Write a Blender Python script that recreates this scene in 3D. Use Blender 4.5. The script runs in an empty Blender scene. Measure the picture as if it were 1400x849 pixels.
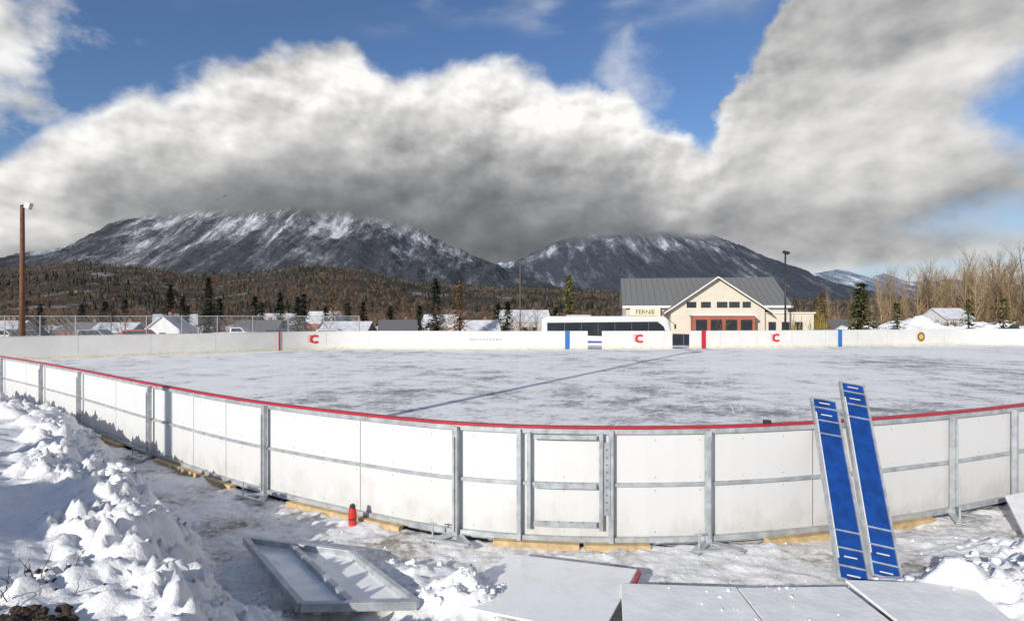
import bpy, bmesh, math, random
import numpy as np
from mathutils import Vector, Matrix, noise
random.seed(7); np.random.seed(7)
S=bpy.context.scene
R=math.radians
# ------------------------------------------------------------------ helpers
def link(o,parent=None):
    S.collection.objects.link(o)
    if parent is not None: o.parent=parent
    return o
def empty(name,loc=(0,0,0),rz=0):
    e=bpy.data.objects.new(name,None); e.location=loc; e.rotation_euler=(0,0,rz); e.empty_display_size=.2
    return link(e)
def mesh_obj(name,V,F,mat=None,parent=None,smooth=False,cols=None,colname='Col'):
    me=bpy.data.meshes.new(name)
    me.from_pydata(V if isinstance(V,list) else V.tolist(),[],F if isinstance(F,list) else F.tolist())
    if mat: me.materials.append(mat)
    if cols is not None:
        a=me.color_attributes.new(colname,'FLOAT_COLOR','POINT')
        c=np.ones((len(V),4),dtype=np.float32); cc=np.asarray(cols,dtype=np.float32); c[:,:cc.shape[1]]=cc
        a.data.foreach_set('color',c.ravel())
    if smooth: me.polygons.foreach_set('use_smooth',[True]*len(me.polygons))
    me.update()
    return link(bpy.data.objects.new(name,me),parent)
def nt_mat(name):
    m=bpy.data.materials.new(name); m.use_nodes=True
    nt=m.node_tree; return m,nt,nt.nodes['Principled BSDF']
def noise_node(nt,vec,scale,detail=4,rough=.5):
    n=nt.nodes.new('ShaderNodeTexNoise'); n.inputs['Scale'].default_value=scale
    n.inputs['Detail'].default_value=detail; n.inputs['Roughness'].default_value=rough
    if vec is not None: nt.links.new(vec,n.inputs['Vector'])
    return n.outputs['Fac']
def ramp(nt,fac,stops,interp='LINEAR'):
    r=nt.nodes.new('ShaderNodeValToRGB'); r.color_ramp.interpolation=interp
    el=r.color_ramp.elements
    while len(el)<len(stops): el.new(.5)
    for e,(p,c) in zip(el,sorted(stops,key=lambda s:s[0])):
        e.position=p
        if not hasattr(c,'__len__'): c=(c,c,c)
        e.color=(c[0],c[1],c[2],1)
    nt.links.new(fac,r.inputs['Fac']); return r.outputs['Color']
def mixc(nt,f,a,b,mode='MIX'):
    n=nt.nodes.new('ShaderNodeMix'); n.data_type='RGBA'; n.blend_type=mode
    for s,v in ((n.inputs[0],f),(n.inputs[6],a),(n.inputs[7],b)):
        if hasattr(v,'is_linked'): nt.links.new(v,s)
        elif hasattr(v,'__len__'): s.default_value=(v[0],v[1],v[2],1)
        else: s.default_value=v
    return n.outputs[2]
def mm(nt,op,a,b_):
    n=nt.nodes.new('ShaderNodeMath'); n.operation=op
    for s,v in((n.inputs[0],a),(n.inputs[1],b_)):
        if hasattr(v,'is_linked'): nt.links.new(v,s)
        else: s.default_value=v
    return n.outputs[0]
def bump(nt,b,h,strength,dist):
    n=nt.nodes.new('ShaderNodeBump'); n.inputs['Strength'].default_value=strength; n.inputs['Distance'].default_value=dist
    nt.links.new(h,n.inputs['Height']); nt.links.new(n.outputs['Normal'],b.inputs['Normal'])
def coord(nt,kind='Object',scale=None):
    t=nt.nodes.new('ShaderNodeTexCoord'); o=t.outputs[kind]
    if scale:
        m=nt.nodes.new('ShaderNodeMapping'); m.inputs['Scale'].default_value=scale
        nt.links.new(o,m.inputs['Vector']); o=m.outputs['Vector']
    return o
def geo_pos(nt,scale=None,rz=0):
    t=nt.nodes.new('ShaderNodeNewGeometry'); o=t.outputs['Position']
    if scale:
        if rz:
            m0=nt.nodes.new('ShaderNodeMapping'); m0.inputs['Rotation'].default_value=(0,0,rz); nt.links.new(o,m0.inputs['Vector']); o=m0.outputs['Vector']
        m=nt.nodes.new('ShaderNodeMapping'); m.inputs['Scale'].default_value=scale
        nt.links.new(o,m.inputs['Vector']); o=m.outputs['Vector']
    return o
def simple(name,col,rough=.6,metal=0,var=.15,scale=6,bmp=0,bd=.01,spec=.5):
    m,nt,b=nt_mat(name)
    f=noise_node(nt,coord(nt),scale,5,.6)
    c0=[max(0,x*(1-var)) for x in col]; c1=[min(1,x*(1+var)) for x in col]
    nt.links.new(ramp(nt,f,[(.3,c0),(.7,c1)]),b.inputs['Base Color'])
    b.inputs['Roughness'].default_value=rough; b.inputs['Metallic'].default_value=metal
    b.inputs['Specular IOR Level'].default_value=spec
    if bmp: bump(nt,b,noise_node(nt,coord(nt),scale*4,4),bmp,bd)
    return m
def attr_mat(name,rough=.8,var=.25,scale=8,spec=.2):
    m,nt,b=nt_mat(name)
    a=nt.nodes.new('ShaderNodeAttribute'); a.attribute_name='Col'
    f=noise_node(nt,coord(nt),scale,3)
    c=mixc(nt,1.0,a.outputs['Color'],ramp(nt,f,[(.3,1-var),(.7,1.0)]),'MULTIPLY')
    nt.links.new(c,b.inputs['Base Color']); b.inputs['Roughness'].default_value=rough
    b.inputs['Specular IOR Level'].default_value=spec
    return m
class MB:
    def __init__(s): s.V=[]; s.F=[]; s.C=[]
    def add(s,V,F,col=None):
        o=len(s.V); s.V+= [tuple(v) for v in V]; s.F+=[tuple(i+o for i in f) for f in F]
        if col is not None: s.C+=[col]*len(V)
    def box(s,c,size,M=None,col=None):
        hx,hy,hz=size[0]/2,size[1]/2,size[2]/2
        V=[Vector((x*hx,y*hy,z*hz)) for x in(-1,1) for y in(-1,1) for z in(-1,1)]
        if M is not None: V=[M@v for v in V]
        V=[v+Vector(c) for v in V]
        s.add(V,[(0,1,3,2),(4,6,7,5),(0,4,5,1),(2,3,7,6),(0,2,6,4),(1,5,7,3)],col)
    def seg(s,p0,p1,r0,r1,n=6,col=None,caps=True):
        p0=Vector(p0);p1=Vector(p1); d=(p1-p0)
        if d.length<1e-6: return
        d.normalize(); a=d.orthogonal().normalized(); b=d.cross(a)
        V=[p0+(a*math.cos(t)+b*math.sin(t))*r0 for t in [2*math.pi*i/n for i in range(n)]]
        V+=[p1+(a*math.cos(t)+b*math.sin(t))*r1 for t in [2*math.pi*i/n for i in range(n)]]
        F=[(i,(i+1)%n,n+(i+1)%n,n+i) for i in range(n)]
        if caps: F+=[tuple(range(n-1,-1,-1)),tuple(range(n,2*n))]
        s.add(V,F,col)
    def bar(s,p0,p1,w,h,up=(0,0,1),col=None):
        p0=Vector(p0);p1=Vector(p1); d=p1-p0; L=d.length; d.normalize()
        side=d.cross(Vector(up)).normalized(); u=side.cross(d)
        M=Matrix((d,side,u)).transposed()
        s.box((p0+p1)/2,(L,w,h),M,col)
    def obj(s,name,mat,parent=None,smooth=False,bevel=0):
        o=mesh_obj(name,s.V,s.F,mat,parent,smooth,s.C if s.C and len(s.C)==len(s.V) else None)
        if bevel:
            m=o.modifiers.new('bevel','BEVEL'); m.width=bevel; m.segments=2; m.limit_method='ANGLE'
        return o
def fbm(x,y,z=0,o=5,H=.8): return noise.fractal(Vector((x,y,z)),H,2.1,o)
def billow(x,y,z,f,n,g=.52):
    s=0;a=1
    for k in range(n):
        s+=a*abs(noise.noise(Vector((x*f+13*k,y*f-7*k,z+k*3.3)))); a*=g; f*=2.15
    return s
def sstep(a,b,x):
    t=min(1,max(0,(x-a)/(b-a))); return t*t*(3-2*t)

# ------------------------------------------------------------------ camera
cam_d=bpy.data.cameras.new('camera'); cam=link(bpy.data.objects.new('camera',cam_d))
cam.location=(0,0,2.14); cam.rotation_euler=(R(90),0,0)
cam_d.sensor_width=36; cam_d.lens=20.57; cam_d.shift_y=.004; cam_d.clip_end=60000; cam_d.clip_start=.05
S.camera=cam
# ------------------------------------------------------------------ sun + world
SUN_EL=19.5
to_sun=Vector((-.52*math.cos(R(SUN_EL)),-.854*math.cos(R(SUN_EL)),math.sin(R(SUN_EL)))).normalized()
sl=bpy.data.lights.new('sun','SUN'); sl.energy=4.9; sl.angle=R(.5); sl.color=(1,.94,.85)
so=link(bpy.data.objects.new('sun',sl)); so.rotation_euler=to_sun.to_track_quat('Z','Y').to_euler()
so.location=(-20,-30,30)
S.view_settings.view_transform='Standard'; S.view_settings.look='None'; S.view_settings.exposure=0
W=bpy.data.worlds.new('World'); S.world=W; W.use_nodes=True
nt=W.node_tree; nt.nodes.clear()
L=nt.links.new
def setin(s,v):
    if hasattr(v,'is_linked'): L(v,s)
    else: s.default_value=v
def m(op,a,b=None,c=None,clamp=False):
    n=nt.nodes.new('ShaderNodeMath'); n.operation=op; n.use_clamp=clamp
    setin(n.inputs[0],a)
    if b is not None: setin(n.inputs[1],b)
    if c is not None: setin(n.inputs[2],c)
    return n.outputs[0]
def ss(x,a,b):
    n=nt.nodes.new('ShaderNodeMapRange'); n.interpolation_type='SMOOTHSTEP'
    setin(n.inputs[0],x); n.inputs[1].default_value=a; n.inputs[2].default_value=b
    return n.outputs[0]
def comb(x,y,z):
    n=nt.nodes.new('ShaderNodeCombineXYZ'); setin(n.inputs[0],x);setin(n.inputs[1],y);setin(n.inputs[2],z); return n.outputs[0]
tc=nt.nodes.new('ShaderNodeTexCoord'); sep=nt.nodes.new('ShaderNodeSeparateXYZ'); L(tc.outputs['Generated'],sep.inputs[0])
az=m('MULTIPLY',m('ARCTAN2',sep.outputs[0],sep.outputs[1]),57.2958)
el=m('MULTIPLY',m('ARCSINE',sep.outputs[2]),57.2958)
def nz(ox,oy,sx,sy,scale,det=8,ro=.55):
    return noise_node(nt,comb(m('MULTIPLY_ADD',az,sx,ox),m('MULTIPLY_ADD',el,sy,oy),0.0),scale,det,ro)
n_big=nz(3.1,1.2,.1,.13,.9,2,.5)
n_mid=nz(7.1,4.2,.1,.13,1.9,8,.54)
n_pa=nz(2.3,6.2,.1,.16,.62,5,.50)
n_pb=nz(2.3-.10,6.2+.16,.1,.16,.62,5,.50)
n_qa=nz(5.3,2.2,.1,.13,2.4,3,.45)
n_qb=nz(5.3-.05,2.2+.06,.1,.13,2.4,3,.45)
n_soft=nz(1.7,9.1,.05,.16,1.3,5,.5)
relief=m('SUBTRACT',n_pa,n_pb); relief2=m('SUBTRACT',n_qa,n_qb)
elp=m('ADD',el,m('ADD',m('MULTIPLY',m('SUBTRACT',n_mid,.5),6.0),m('ADD',m('MULTIPLY',m('SUBTRACT',n_big,.5),4.0),m('MULTIPLY',m('SUBTRACT',n_qa,.5),2.0))))
# top outline of the cloud bank, elevation (deg) against azimuth (deg)
TOP=[(-45,10.5),(-41.2,11.6),(-38.7,13.7),(-34.5,16.8),(-29.4,19.5),(-23.6,22.2),(-19.3,23.5),(-14,23.0),(-7,21.6),(-1,22.6),(4.3,21.6),(10.6,21.6),(13,18.6),(15,16.2),(17.4,15.2),(19.5,15.8),(21.8,21.5),(25,26.5),(29,34),(45,38)]
azw=m('ADD',az,m('MULTIPLY',m('SUBTRACT',n_mid,.5),m('MULTIPLY',ss(az,12.,20.),11.0)))
azn=m('DIVIDE',m('ADD',azw,45.0),90.0,clamp=True)
top=m('MULTIPLY',ramp(nt,azn,[((a+45)/90,e/45) for a,e in TOP],'B_SPLINE'),45.0)
t=m('SUBTRACT',top,elp)
right=ss(az,15.,24.)
main=ss(t,-.9,1.4)
def blob(a0,e0,ra,re,i,o,amp=1.2):
    dx=m('DIVIDE',m('SUBTRACT',az,a0),ra); dy=m('DIVIDE',m('SUBTRACT',el,e0),re)
    d=m('SQRT',m('ADD',m('MULTIPLY',dx,dx),m('MULTIPLY',dy,dy)))
    d=m('ADD',d,m('MULTIPLY',m('SUBTRACT',n_mid,.5),amp*2))
    return m('SUBTRACT',1.0,ss(d,i,o))
mask=m('MULTIPLY',main,m('SUBTRACT',1.0,blob(42.0,15.3,3.6,3.4,.3,1.4)))
mask=m('MULTIPLY',mask,m('SUBTRACT',1.0,m('MULTIPLY',blob(41.5,7.0,6,1.5,.2,1.6),.85)))
low=m('MULTIPLY',m('SUBTRACT',1.0,ss(el,3.2,6.0)),ss(az,20.,27.))
mask=m('MULTIPLY',mask,m('SUBTRACT',1.0,m('MULTIPLY',low,m('MULTIPLY',ss(n_soft,.42,.62),.85))))
lb=blob(-46,20,8.5,7.5,.5,1.35,1.5)
mask=m('MAXIMUM',mask,m('MULTIPLY',lb,.92))
wisp=m('MULTIPLY',ss(m('ADD',el,m('MULTIPLY',m('SUBTRACT',n_big,.5),8)),24.5,29.5),ss(n_soft,.44,.68))
mask=m('MAXIMUM',mask,m('MULTIPLY',wisp,.5))
mask=m('MAXIMUM',mask,m('MULTIPLY',blob(11,21.,3,3,.2,1.5,1.6),.4))
# brightness: sunlit crown, deep grey belly
tn=m('DIVIDE',m('ADD',t,m('MULTIPLY',m('SUBTRACT',n_pa,.5),9.0)),30.0,clamp=True)
sh_main=ramp(nt,tn,[(0,.88),(.06,.86),(.15,.74),(.23,.54),(.31,.35),(.41,.20),(.50,.15),(.60,.165),(.70,.24),(.85,.34)],'B_SPLINE')
eln=m('DIVIDE',m('ADD',el,m('MULTIPLY',m('SUBTRACT',n_big,.5),10.0)),40.0,clamp=True)
sh_right=ramp(nt,eln,[(0,.70),(.08,.66),(.14,.50),(.20,.35),(.27,.48),(.35,.70),(.44,.68),(.55,.46),(.8,.34)],'B_SPLINE')
sh=m('ADD',m('MULTIPLY',sh_main,m('SUBTRACT',1.0,right)),m('MULTIPLY',sh_right,right))
sh=m('ADD',m('MULTIPLY',sh,m('SUBTRACT',1.0,lb)),m('MULTIPLY',lb,.72))
thin=m('SUBTRACT',1.0,ss(t,-1.,3.5))
sh=m('MULTIPLY_ADD',thin,.06,sh)
sh=m('MULTIPLY',sh,m('MULTIPLY_ADD',m('SUBTRACT',n_mid,.5),.26,1.0))
relw=m('MULTIPLY_ADD',sh,1.5,.03)
crown=m('SUBTRACT',1.0,ss(t,2.,11.))
relief=m('ADD',m('MULTIPLY',relief,2.2),m('MULTIPLY',relief2,m('MULTIPLY_ADD',crown,.9,.15)))
sh=m('MAXIMUM',m('ADD',sh,m('MULTIPLY',relief,relw)),.10)
cc=ramp(nt,sh,[(0,(0,0,0)),(.1,(.100,.103,.111)),(.3,(.290,.295,.308)),(.6,(.61,.605,.595)),(1,(1,.985,.96))])
sky=nt.nodes.new('ShaderNodeTexSky'); sky.sky_type='NISHITA'; sky.sun_disc=False
sky.sun_elevation=R(SUN_EL); sky.sun_rotation=math.atan2(to_sun.x,to_sun.y)
sky.air_density=1.0; sky.dust_density=.4; sky.ozone_density=2.0
skc=mixc(nt,1.0,sky.outputs[0],(.78,.93,1.18),'MULTIPLY')
skc=mixc(nt,m('MULTIPLY',m('SUBTRACT',1.0,ss(el,0.,14.)),.8),skc,(4.6,5.9,7.3))
b1=nt.nodes.new('ShaderNodeBackground'); b1.inputs[1].default_value=.10
L(skc,b1.inputs[0])
b2=nt.nodes.new('ShaderNodeBackground'); b2.inputs[1].default_value=1.0; L(cc,b2.inputs[0])
mx=nt.nodes.new('ShaderNodeMixShader'); L(mask,mx.inputs[0]); L(b1.outputs[0],mx.inputs[1]); L(b2.outputs[0],mx.inputs[2])
wo=nt.nodes.new('ShaderNodeOutputWorld'); L(mx.outputs[0],wo.inputs[0])
W.cycles.sampling_method='MANUAL'; W.cycles.sample_map_resolution=512
del nt

# ------------------------------------------------------------------ materials
M_white=simple('board_plastic_far',(.60,.60,.595),.5,0,.06,1.5,.04,.004)
M_board,nt,b=nt_mat('board_plastic')
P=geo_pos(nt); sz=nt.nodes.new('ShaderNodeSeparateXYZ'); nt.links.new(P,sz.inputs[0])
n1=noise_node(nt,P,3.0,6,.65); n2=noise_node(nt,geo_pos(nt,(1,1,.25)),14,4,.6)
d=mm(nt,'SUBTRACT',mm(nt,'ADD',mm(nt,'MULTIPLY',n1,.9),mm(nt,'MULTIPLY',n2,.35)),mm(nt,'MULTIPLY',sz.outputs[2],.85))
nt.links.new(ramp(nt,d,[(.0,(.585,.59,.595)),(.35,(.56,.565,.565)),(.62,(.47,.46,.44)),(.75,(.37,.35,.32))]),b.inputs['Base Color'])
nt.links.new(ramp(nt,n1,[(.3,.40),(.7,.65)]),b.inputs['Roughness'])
M_galv=simple('galvanised_steel',(.41,.44,.46),.42,.35,.3,9)
M_red=simple('red_plastic',(.42,.015,.03),.45)
M_blueplastic=simple('blue_pad',(.004,.045,.22),.6,0,.3,9,.15,.004,.3)
M_bluemark=simple('blue_mark',(.02,.13,.38),.5)
M_wood=simple('lumber',(.44,.32,.17),.8,0,.35,10,.2,.003)
M_pole=simple('weathered_pole',(.14,.06,.035),.85,0,.3,4,.3,.01)
M_black=simple('black_metal',(.02,.02,.022),.5)
M_rubber=simple('tyre_rubber',(.02,.02,.02),.85)
M_glass=simple('dark_glass',(.02,.025,.03),.08,0,.1,2,0,0,.8)
M_dark=simple('dark_seam',(.16,.16,.17),.8)
M_snowroof=simple('roof_snow',(.55,.57,.61),.7,0,.25,1.2,.3,.05)

# ------------------------------------------------------------------ rink path
CP=[(-19,19),(-12.9,14.7),(-7.97,10.9),(-5.34,8.75),(-2.84,6.87),(-1.58,6.13),(-.51,5.62),(.10,5.47),(.945,5.40),(1.79,5.44),(2.81,5.64),(4.61,6.22),(5.92,6.78),(9,8.6),(16,14.2),(26,23.5),(33,30.5),(36,34.6),(36.6,38.0),(35.7,40.6),(33.6,41.25),(28,40.2),(21.1,38.3),(11.7,36.5),(0,35.7),(-12.2,35.2),(-15.6,32.4),(-19.4,29.6),(-22.6,27.2),(-24.6,25.4),(-25.2,23.6),(-23.8,21.6)]
def closed_cr(cp):
    n=len(cp); out=[]
    for i in range(n):
        p0,p1,p2,p3=[Vector(cp[(i+k-1)%n]) for k in range(4)]
        d=(p2-p1).length; k=max(3,int(d/.22))
        def tan(a,b,c):
            da=(b-a).length; dc=(c-b).length
            return ((b-a)/da*dc+(c-b)/dc*da)/(da+dc)
        m1=tan(p0,p1,p2)*d; m2=tan(p1,p2,p3)*d
        for j in range(k):
            t=j/k; t2=t*t; t3=t2*t
            out.append(p1*(2*t3-3*t2+1)+m1*(t3-2*t2+t)+p2*(-2*t3+3*t2)+m2*(t3-t2))
    return out
PATH=closed_cr(CP); NP=len(PATH)
NORM=[]
for i in range(NP):
    d=PATH[(i+1)%NP]-PATH[i-1]; d.normalize(); NORM.append(Vector((d.y,-d.x)))
iR=max(range(NP),key=lambda i:PATH[i].x)
iL=min(range(NP),key=lambda i:PATH[i].x)
near_idx=[(iL+k)%NP for k in range((iR-iL)%NP+1)]
far_idx=[(iR+k)%NP for k in range((iL-iR)%NP+1)]
NX=np.array([PATH[i].x for i in near_idx]); NY=np.array([PATH[i].y for i in near_idx])
def at_near(x):
    k=int(np.searchsorted(NX,x)); i0,i1=near_idx[k-1],near_idx[k]
    f=(x-PATH[i0].x)/(PATH[i1].x-PATH[i0].x)
    p=PATH[i0].lerp(PATH[i1],f); n=NORM[i0].lerp(NORM[i1],f).normalized(); return p,n
FX=np.array([PATH[i].x for i in far_idx])[::-1]
def at_far(x):
    k=int(np.searchsorted(FX,x)); idx=far_idx[::-1]; i0,i1=idx[k-1],idx[k]
    f=(x-PATH[i0].x)/(PATH[i1].x-PATH[i0].x)
    p=PATH[i0].lerp(PATH[i1],f); n=NORM[i0].lerp(NORM[i1],f).normalized(); return p,n
def sweep(name,idx,a0,a1,z0,z1,mat,parent,extra=None):
    V=[];F=[]
    for i in idx:
        p,n=PATH[i],NORM[i]
        for a,z in((a0,z0),(a1,z0),(a1,z1),(a0,z1)): V.append((p.x+n.x*a,p.y+n.y*a,z))
    for k in range(len(idx)-1):
        b=4*k
        for j in range(4): F.append((b+j,b+4+j,b+4+(j+1)%4,b+(j+1)%4))
    F.append((3,2,1,0)); b=4*(len(idx)-1); F.append((b,b+1,b+2,b+3))
    return mesh_obj(name,V,F,mat,parent)

# ------------------------------------------------------------------ ground
TX=[-30,-13,-9,-7.2,-4.9,-3.6,-2.7,-1.9,-1.3,-.7,0,1]
TY=[26,14.9,11.6,10.2,7.5,6.1,5.2,4.4,3.8,3.1,2.4,1]
def ground_h(x,y):
    """height and cleanliness"""
    yb=float(np.interp(x,NX,NY))
    if -24<x<36 and y>yb-.03 and y<43: return -.07,0
    if y>42:
        return -.07-1.35*sstep(42,50,y)-3.0*sstep(85,125,y)*(1-sstep(40,120,x)), .6
    if x<-14 or x>9 or y>13 or y<-3: return 0.0,.6
    h=.012+.020*fbm(x*2.2,y*2.2,1,4)+.016*fbm(x*9,y*9,3,3); clean=0
    s=(float(np.interp(x,TX,TY))-y)*.72+.25*fbm(x*1.1,y*1.1,7,3)
    if s>0:
        l=fbm(x*1.6,y*1.6,5,2,1.0)
        bl=billow(x+.12*noise.noise(Vector((x*4,y*4,2))),y,4,3.8,4,.60)
        env=sstep(0,.30,s)*(1-.95*sstep(.85,1.30,s+.35*fbm(x*.8,y*.8,31,2)))
        h+=.44*sstep(0,.85,s)+.20*sstep(.9,2.6,s)+env*(.09*l+.25*bl)
        h+=1.35*math.exp(-((x+6.0)**2+(y-2.1)**2)/2.4)  # unseen mound added left of view to throw shade over the bank
        clean=sstep(0,.12,s)
        h+=.06*fbm(x*1.2,y*1.2,2,3,1.0)*sstep(.9,1.6,s)+.012*fbm(x*6,y*6,2,3)
        g=sstep(.0,.9,(yb-y)); h=h*g+(1-g)*min(h,.16)
    for cx,cy,rx,ry,a in ((-.35,4.25,.42,.28,.14),(-1.0,4.75,.5,.2,.06),(3.9,4.25,.8,.4,.18),(4.6,4.9,.7,.45,.14),(3.3,4.35,.3,.2,.10),(.6,3.3,.5,.6,.1)):
        q=((x-cx)/rx)**2+((y-cy)/ry)**2
        if q<6:
            g=math.exp(-q); h+=a*g*(.8+1.1*billow(x,y,8,5,4,.6)); clean=max(clean,sstep(.25,.5,g))
    c2=sstep(-.05,.35,fbm(x*.9+4,y*1.3,11,4)); clean=max(clean,.75*c2); h+=.03*c2*(.6+.4*fbm(x*7,y*7,2,3))
    return h,clean
xs=np.concatenate([[-20000,-6000,-2000,-700,-300,-150,-120,-90,-75,-60,-42,-32,-26,-22,-19,-17,-15.5,-14],np.arange(-13,-6,.075),np.arange(-6,1.2,.030),np.arange(1.22,8,.06),[8.4,9,10,12,14,17,20,25,30,34,37,40,46,55,70,85,100,115,130,200,400,1000,3000,9000,20000]])
ys=np.concatenate([[-3000,-300,-80,-30,-12,-5,-3,-1,0,1,1.6,2.1],np.arange(2.5,7,.027),np.arange(7.02,12.4,.06),[12.6,13,13.6,14.5,16,18,21,24,28,32,36,40,42,43,44,45,46,48,50,54,60,75,85,92,100,108,116,125,150,170,200,260,350,500,900,2000,5000,12000,30000]])
V=[];C=[]
for y in ys:
    for x in xs:
        h,c=ground_h(float(x),float(y)); V.append((float(x),float(y),h)); C.append((c,c,c))
nx=len(xs); F=[(j*nx+i,j*nx+i+1,(j+1)*nx+i+1,(j+1)*nx+i) for j in range(len(ys)-1) for i in range(nx-1)]
M_ground,nt,b=nt_mat('trodden_snow')
a=nt.nodes.new('ShaderNodeAttribute'); a.attribute_name='Col'
P=geo_pos(nt)
n1=noise_node(nt,P,1.3,8,.64); n2=noise_node(nt,P,16,6,.70)
mul=mm(nt,'ADD',mm(nt,'MULTIPLY',n2,.55),n1)
dirty=ramp(nt,mul,[(.56,(.16,.13,.10)),(.65,(.37,.335,.30)),(.73,(.62,.60,.575)),(.85,(.82,.81,.81))])
cl=ramp(nt,n2,[(.3,(.74,.75,.78)),(.7,(.87,.88,.89))])
nt.links.new(mixc(nt,a.outputs['Fac'],dirty,cl),b.inputs['Base Color'])
b.inputs['Roughness'].default_value=.75; b.inputs['Specular IOR Level'].default_value=.3
bump(nt,b,mul,.8,.035)
mesh_obj('ground',V,F,M_ground,None,True,C)

# ice
M_ice,nt,b=nt_mat('rink_ice')
P=geo_pos(nt)
i1=noise_node(nt,P,.9,10,.74); i2=noise_node(nt,P,.14,4,.55); i3=noise_node(nt,P,6.5,5,.75)
s1=noise_node(nt,geo_pos(nt,(.35,5,1),.5),2.2,3,.6); s2=noise_node(nt,geo_pos(nt,(.3,5,1),-.8),2.6,3,.6); s3=noise_node(nt,geo_pos(nt,(.3,5,1),1.9),2.0,3,.6)
scr=mm(nt,'MAXIMUM',mm(nt,'MAXIMUM',s1,s2),s3)
tot=mm(nt,'ADD',mm(nt,'MULTIPLY',i1,.66),mm(nt,'ADD',mm(nt,'MULTIPLY',i2,.45),mm(nt,'MULTIPLY',i3,.29)))
tot=mm(nt,'ADD',tot,mm(nt,'MULTIPLY',ramp(nt,scr,[(.60,0),(.72,1)]),.10))
sy=nt.nodes.new('ShaderNodeSeparateXYZ'); nt.links.new(P,sy.inputs[0])
mr=nt.nodes.new('ShaderNodeMapRange'); nt.links.new(sy.outputs[1],mr.inputs[0]); mr.inputs[1].default_value=8; mr.inputs[2].default_value=24; mr.inputs[3].default_value=-.022; mr.inputs[4].default_value=.030   # paler and rougher toward the far end
tot=mm(nt,'ADD',tot,mr.outputs[0])
nt.links.new(ramp(nt,tot,[(.56,(.17,.175,.185)),(.63,(.38,.385,.39)),(.675,(.64,.64,.64)),(.72,(.82,.82,.82)),(.82,(.89,.89,.89))]),b.inputs['Base Color'])
nt.links.new(ramp(nt,tot,[(.57,.40),(.68,.9)]),b.inputs['Roughness'])
b.inputs['Specular IOR Level'].default_value=.2
bump(nt,b,tot,.8,.05)
bm=bmesh.new()
vs=[bm.verts.new((PATH[i].x,PATH[i].y,.02)) for i in range(NP)]
f=bm.faces.new(vs); bmesh.ops.triangulate(bm,faces=[f])
me=bpy.data.meshes.new('rink_ice'); bm.to_mesh(me); bm.free(); me.materials.append(M_ice)
link(bpy.data.objects.new('rink_ice',me))

# ------------------------------------------------------------------ rink boards
RB=empty('rink_boards')
BH=1.09
ni=near_idx
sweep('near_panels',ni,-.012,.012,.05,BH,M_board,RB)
sweep('top_cap',ni,-.03,.035,BH+.001,BH+.020,M_red,RB)
sweep('top_rail',ni,.0125,.05,BH-.045,BH-.002,M_galv,RB)
sweep('middle_rail',ni,.0125,.045,.565,.595,M_galv,RB)
sweep('bottom_rail',ni,.0125,.055,.055,.10,M_galv,RB)
gaps=[(4.85,5.35),(10.15,10.85)]
segs=[];cur=[]
for i in far_idx:
    x=PATH[i].x; ing=any(g0<x<g1 for g0,g1 in gaps)
    if ing:
        if len(cur)>1: segs.append(cur)
        cur=[]
    else: cur.append(i)
segs.append(cur)
M_kick=simple('kick_plate_yellow',(.56,.54,.44),.5)
for sg in segs:
    sweep('far_panels',sg,-.012,.03,.05,BH+.02,M_white,RB)
    sweep('far_cap',sg,-.03,.05,BH+.021,BH+.045,M_white,RB)
    sweep('kick_plate',sg,-.020,-.0125,.03,.17,M_kick,RB)
posts=MB(); bolts=MB(); seams=MB(); feet=MB()
def frame_at(x):
    p,n=at_near(x); tdir=Vector((-n.y,n.x)); return Vector((p.x,p.y,0)),Vector((n.x,n.y,0)),Vector((tdir.x,tdir.y,0))
def vbox(mb,x,w,d0,d1,z0,z1,dx=0):
    p,n,td=frame_at(x)
    M=Matrix((td,n,Vector((0,0,1)))).transposed()
    c=p+n*((d0+d1)/2)+td*dx+Vector((0,0,(z0+z1)/2))
    mb.box(c,(w,d1-d0,z1-z0),M)
for x in (-17,-12.4,-9.9,-7.97,-5.34,-2.84,-.51,1.79,4.61,8.0,11):
    vbox(posts,x,.052,.052,.105,.02,BH-.01)
    vbox(posts,x,.010,.106,.125,.10,BH-.10)
for x in (-18,-14.6,-11,-6.6,-4.3,-3.6,-1.58,2.9,6.6): vbox(seams,x,.008,.0122,.0135,.06,BH-.06)
for x in (.075,.905): vbox(posts,x,.04,.047,.085,.03,BH-.005)
for x in (.165,.815): vbox(posts,x,.035,.0555,.080,.17,BH-.03)
vbox(posts,5.62,.05,.052,.10,.03,BH-.01)
posts.obj('posts',M_galv,RB,bevel=.003); seams.obj('seams',M_dark,RB)
gate=MB()
for z0,z1 in ((.20,.245),(.55,.60),(BH-.09,BH-.05)):
    for xx in (.27,.38,.49,.60,.71): vbox(gate,xx,.125,.058,.082,z0,z1)
vbox(gate,.865,.055,.088,.096,.32,.98)
gate.obj('gate_frame',M_galv,RB)
holes=MB()
for k in range(9): vbox(holes,.865,.022,.0965,.098,.36+k*.068,.375+k*.068)
holes.obj('hinge_holes',M_dark,RB)
for x in np.arange(-9.6,6.4,.42):
    for z in (.14,.52,.64,.98):
        p,n,td=frame_at(x); c=p+n*.012+Vector((0,0,z)); bolts.seg(c,c+n*.005,.007,.006,6)
bolts.obj('bolts',M_galv,RB)
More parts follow.
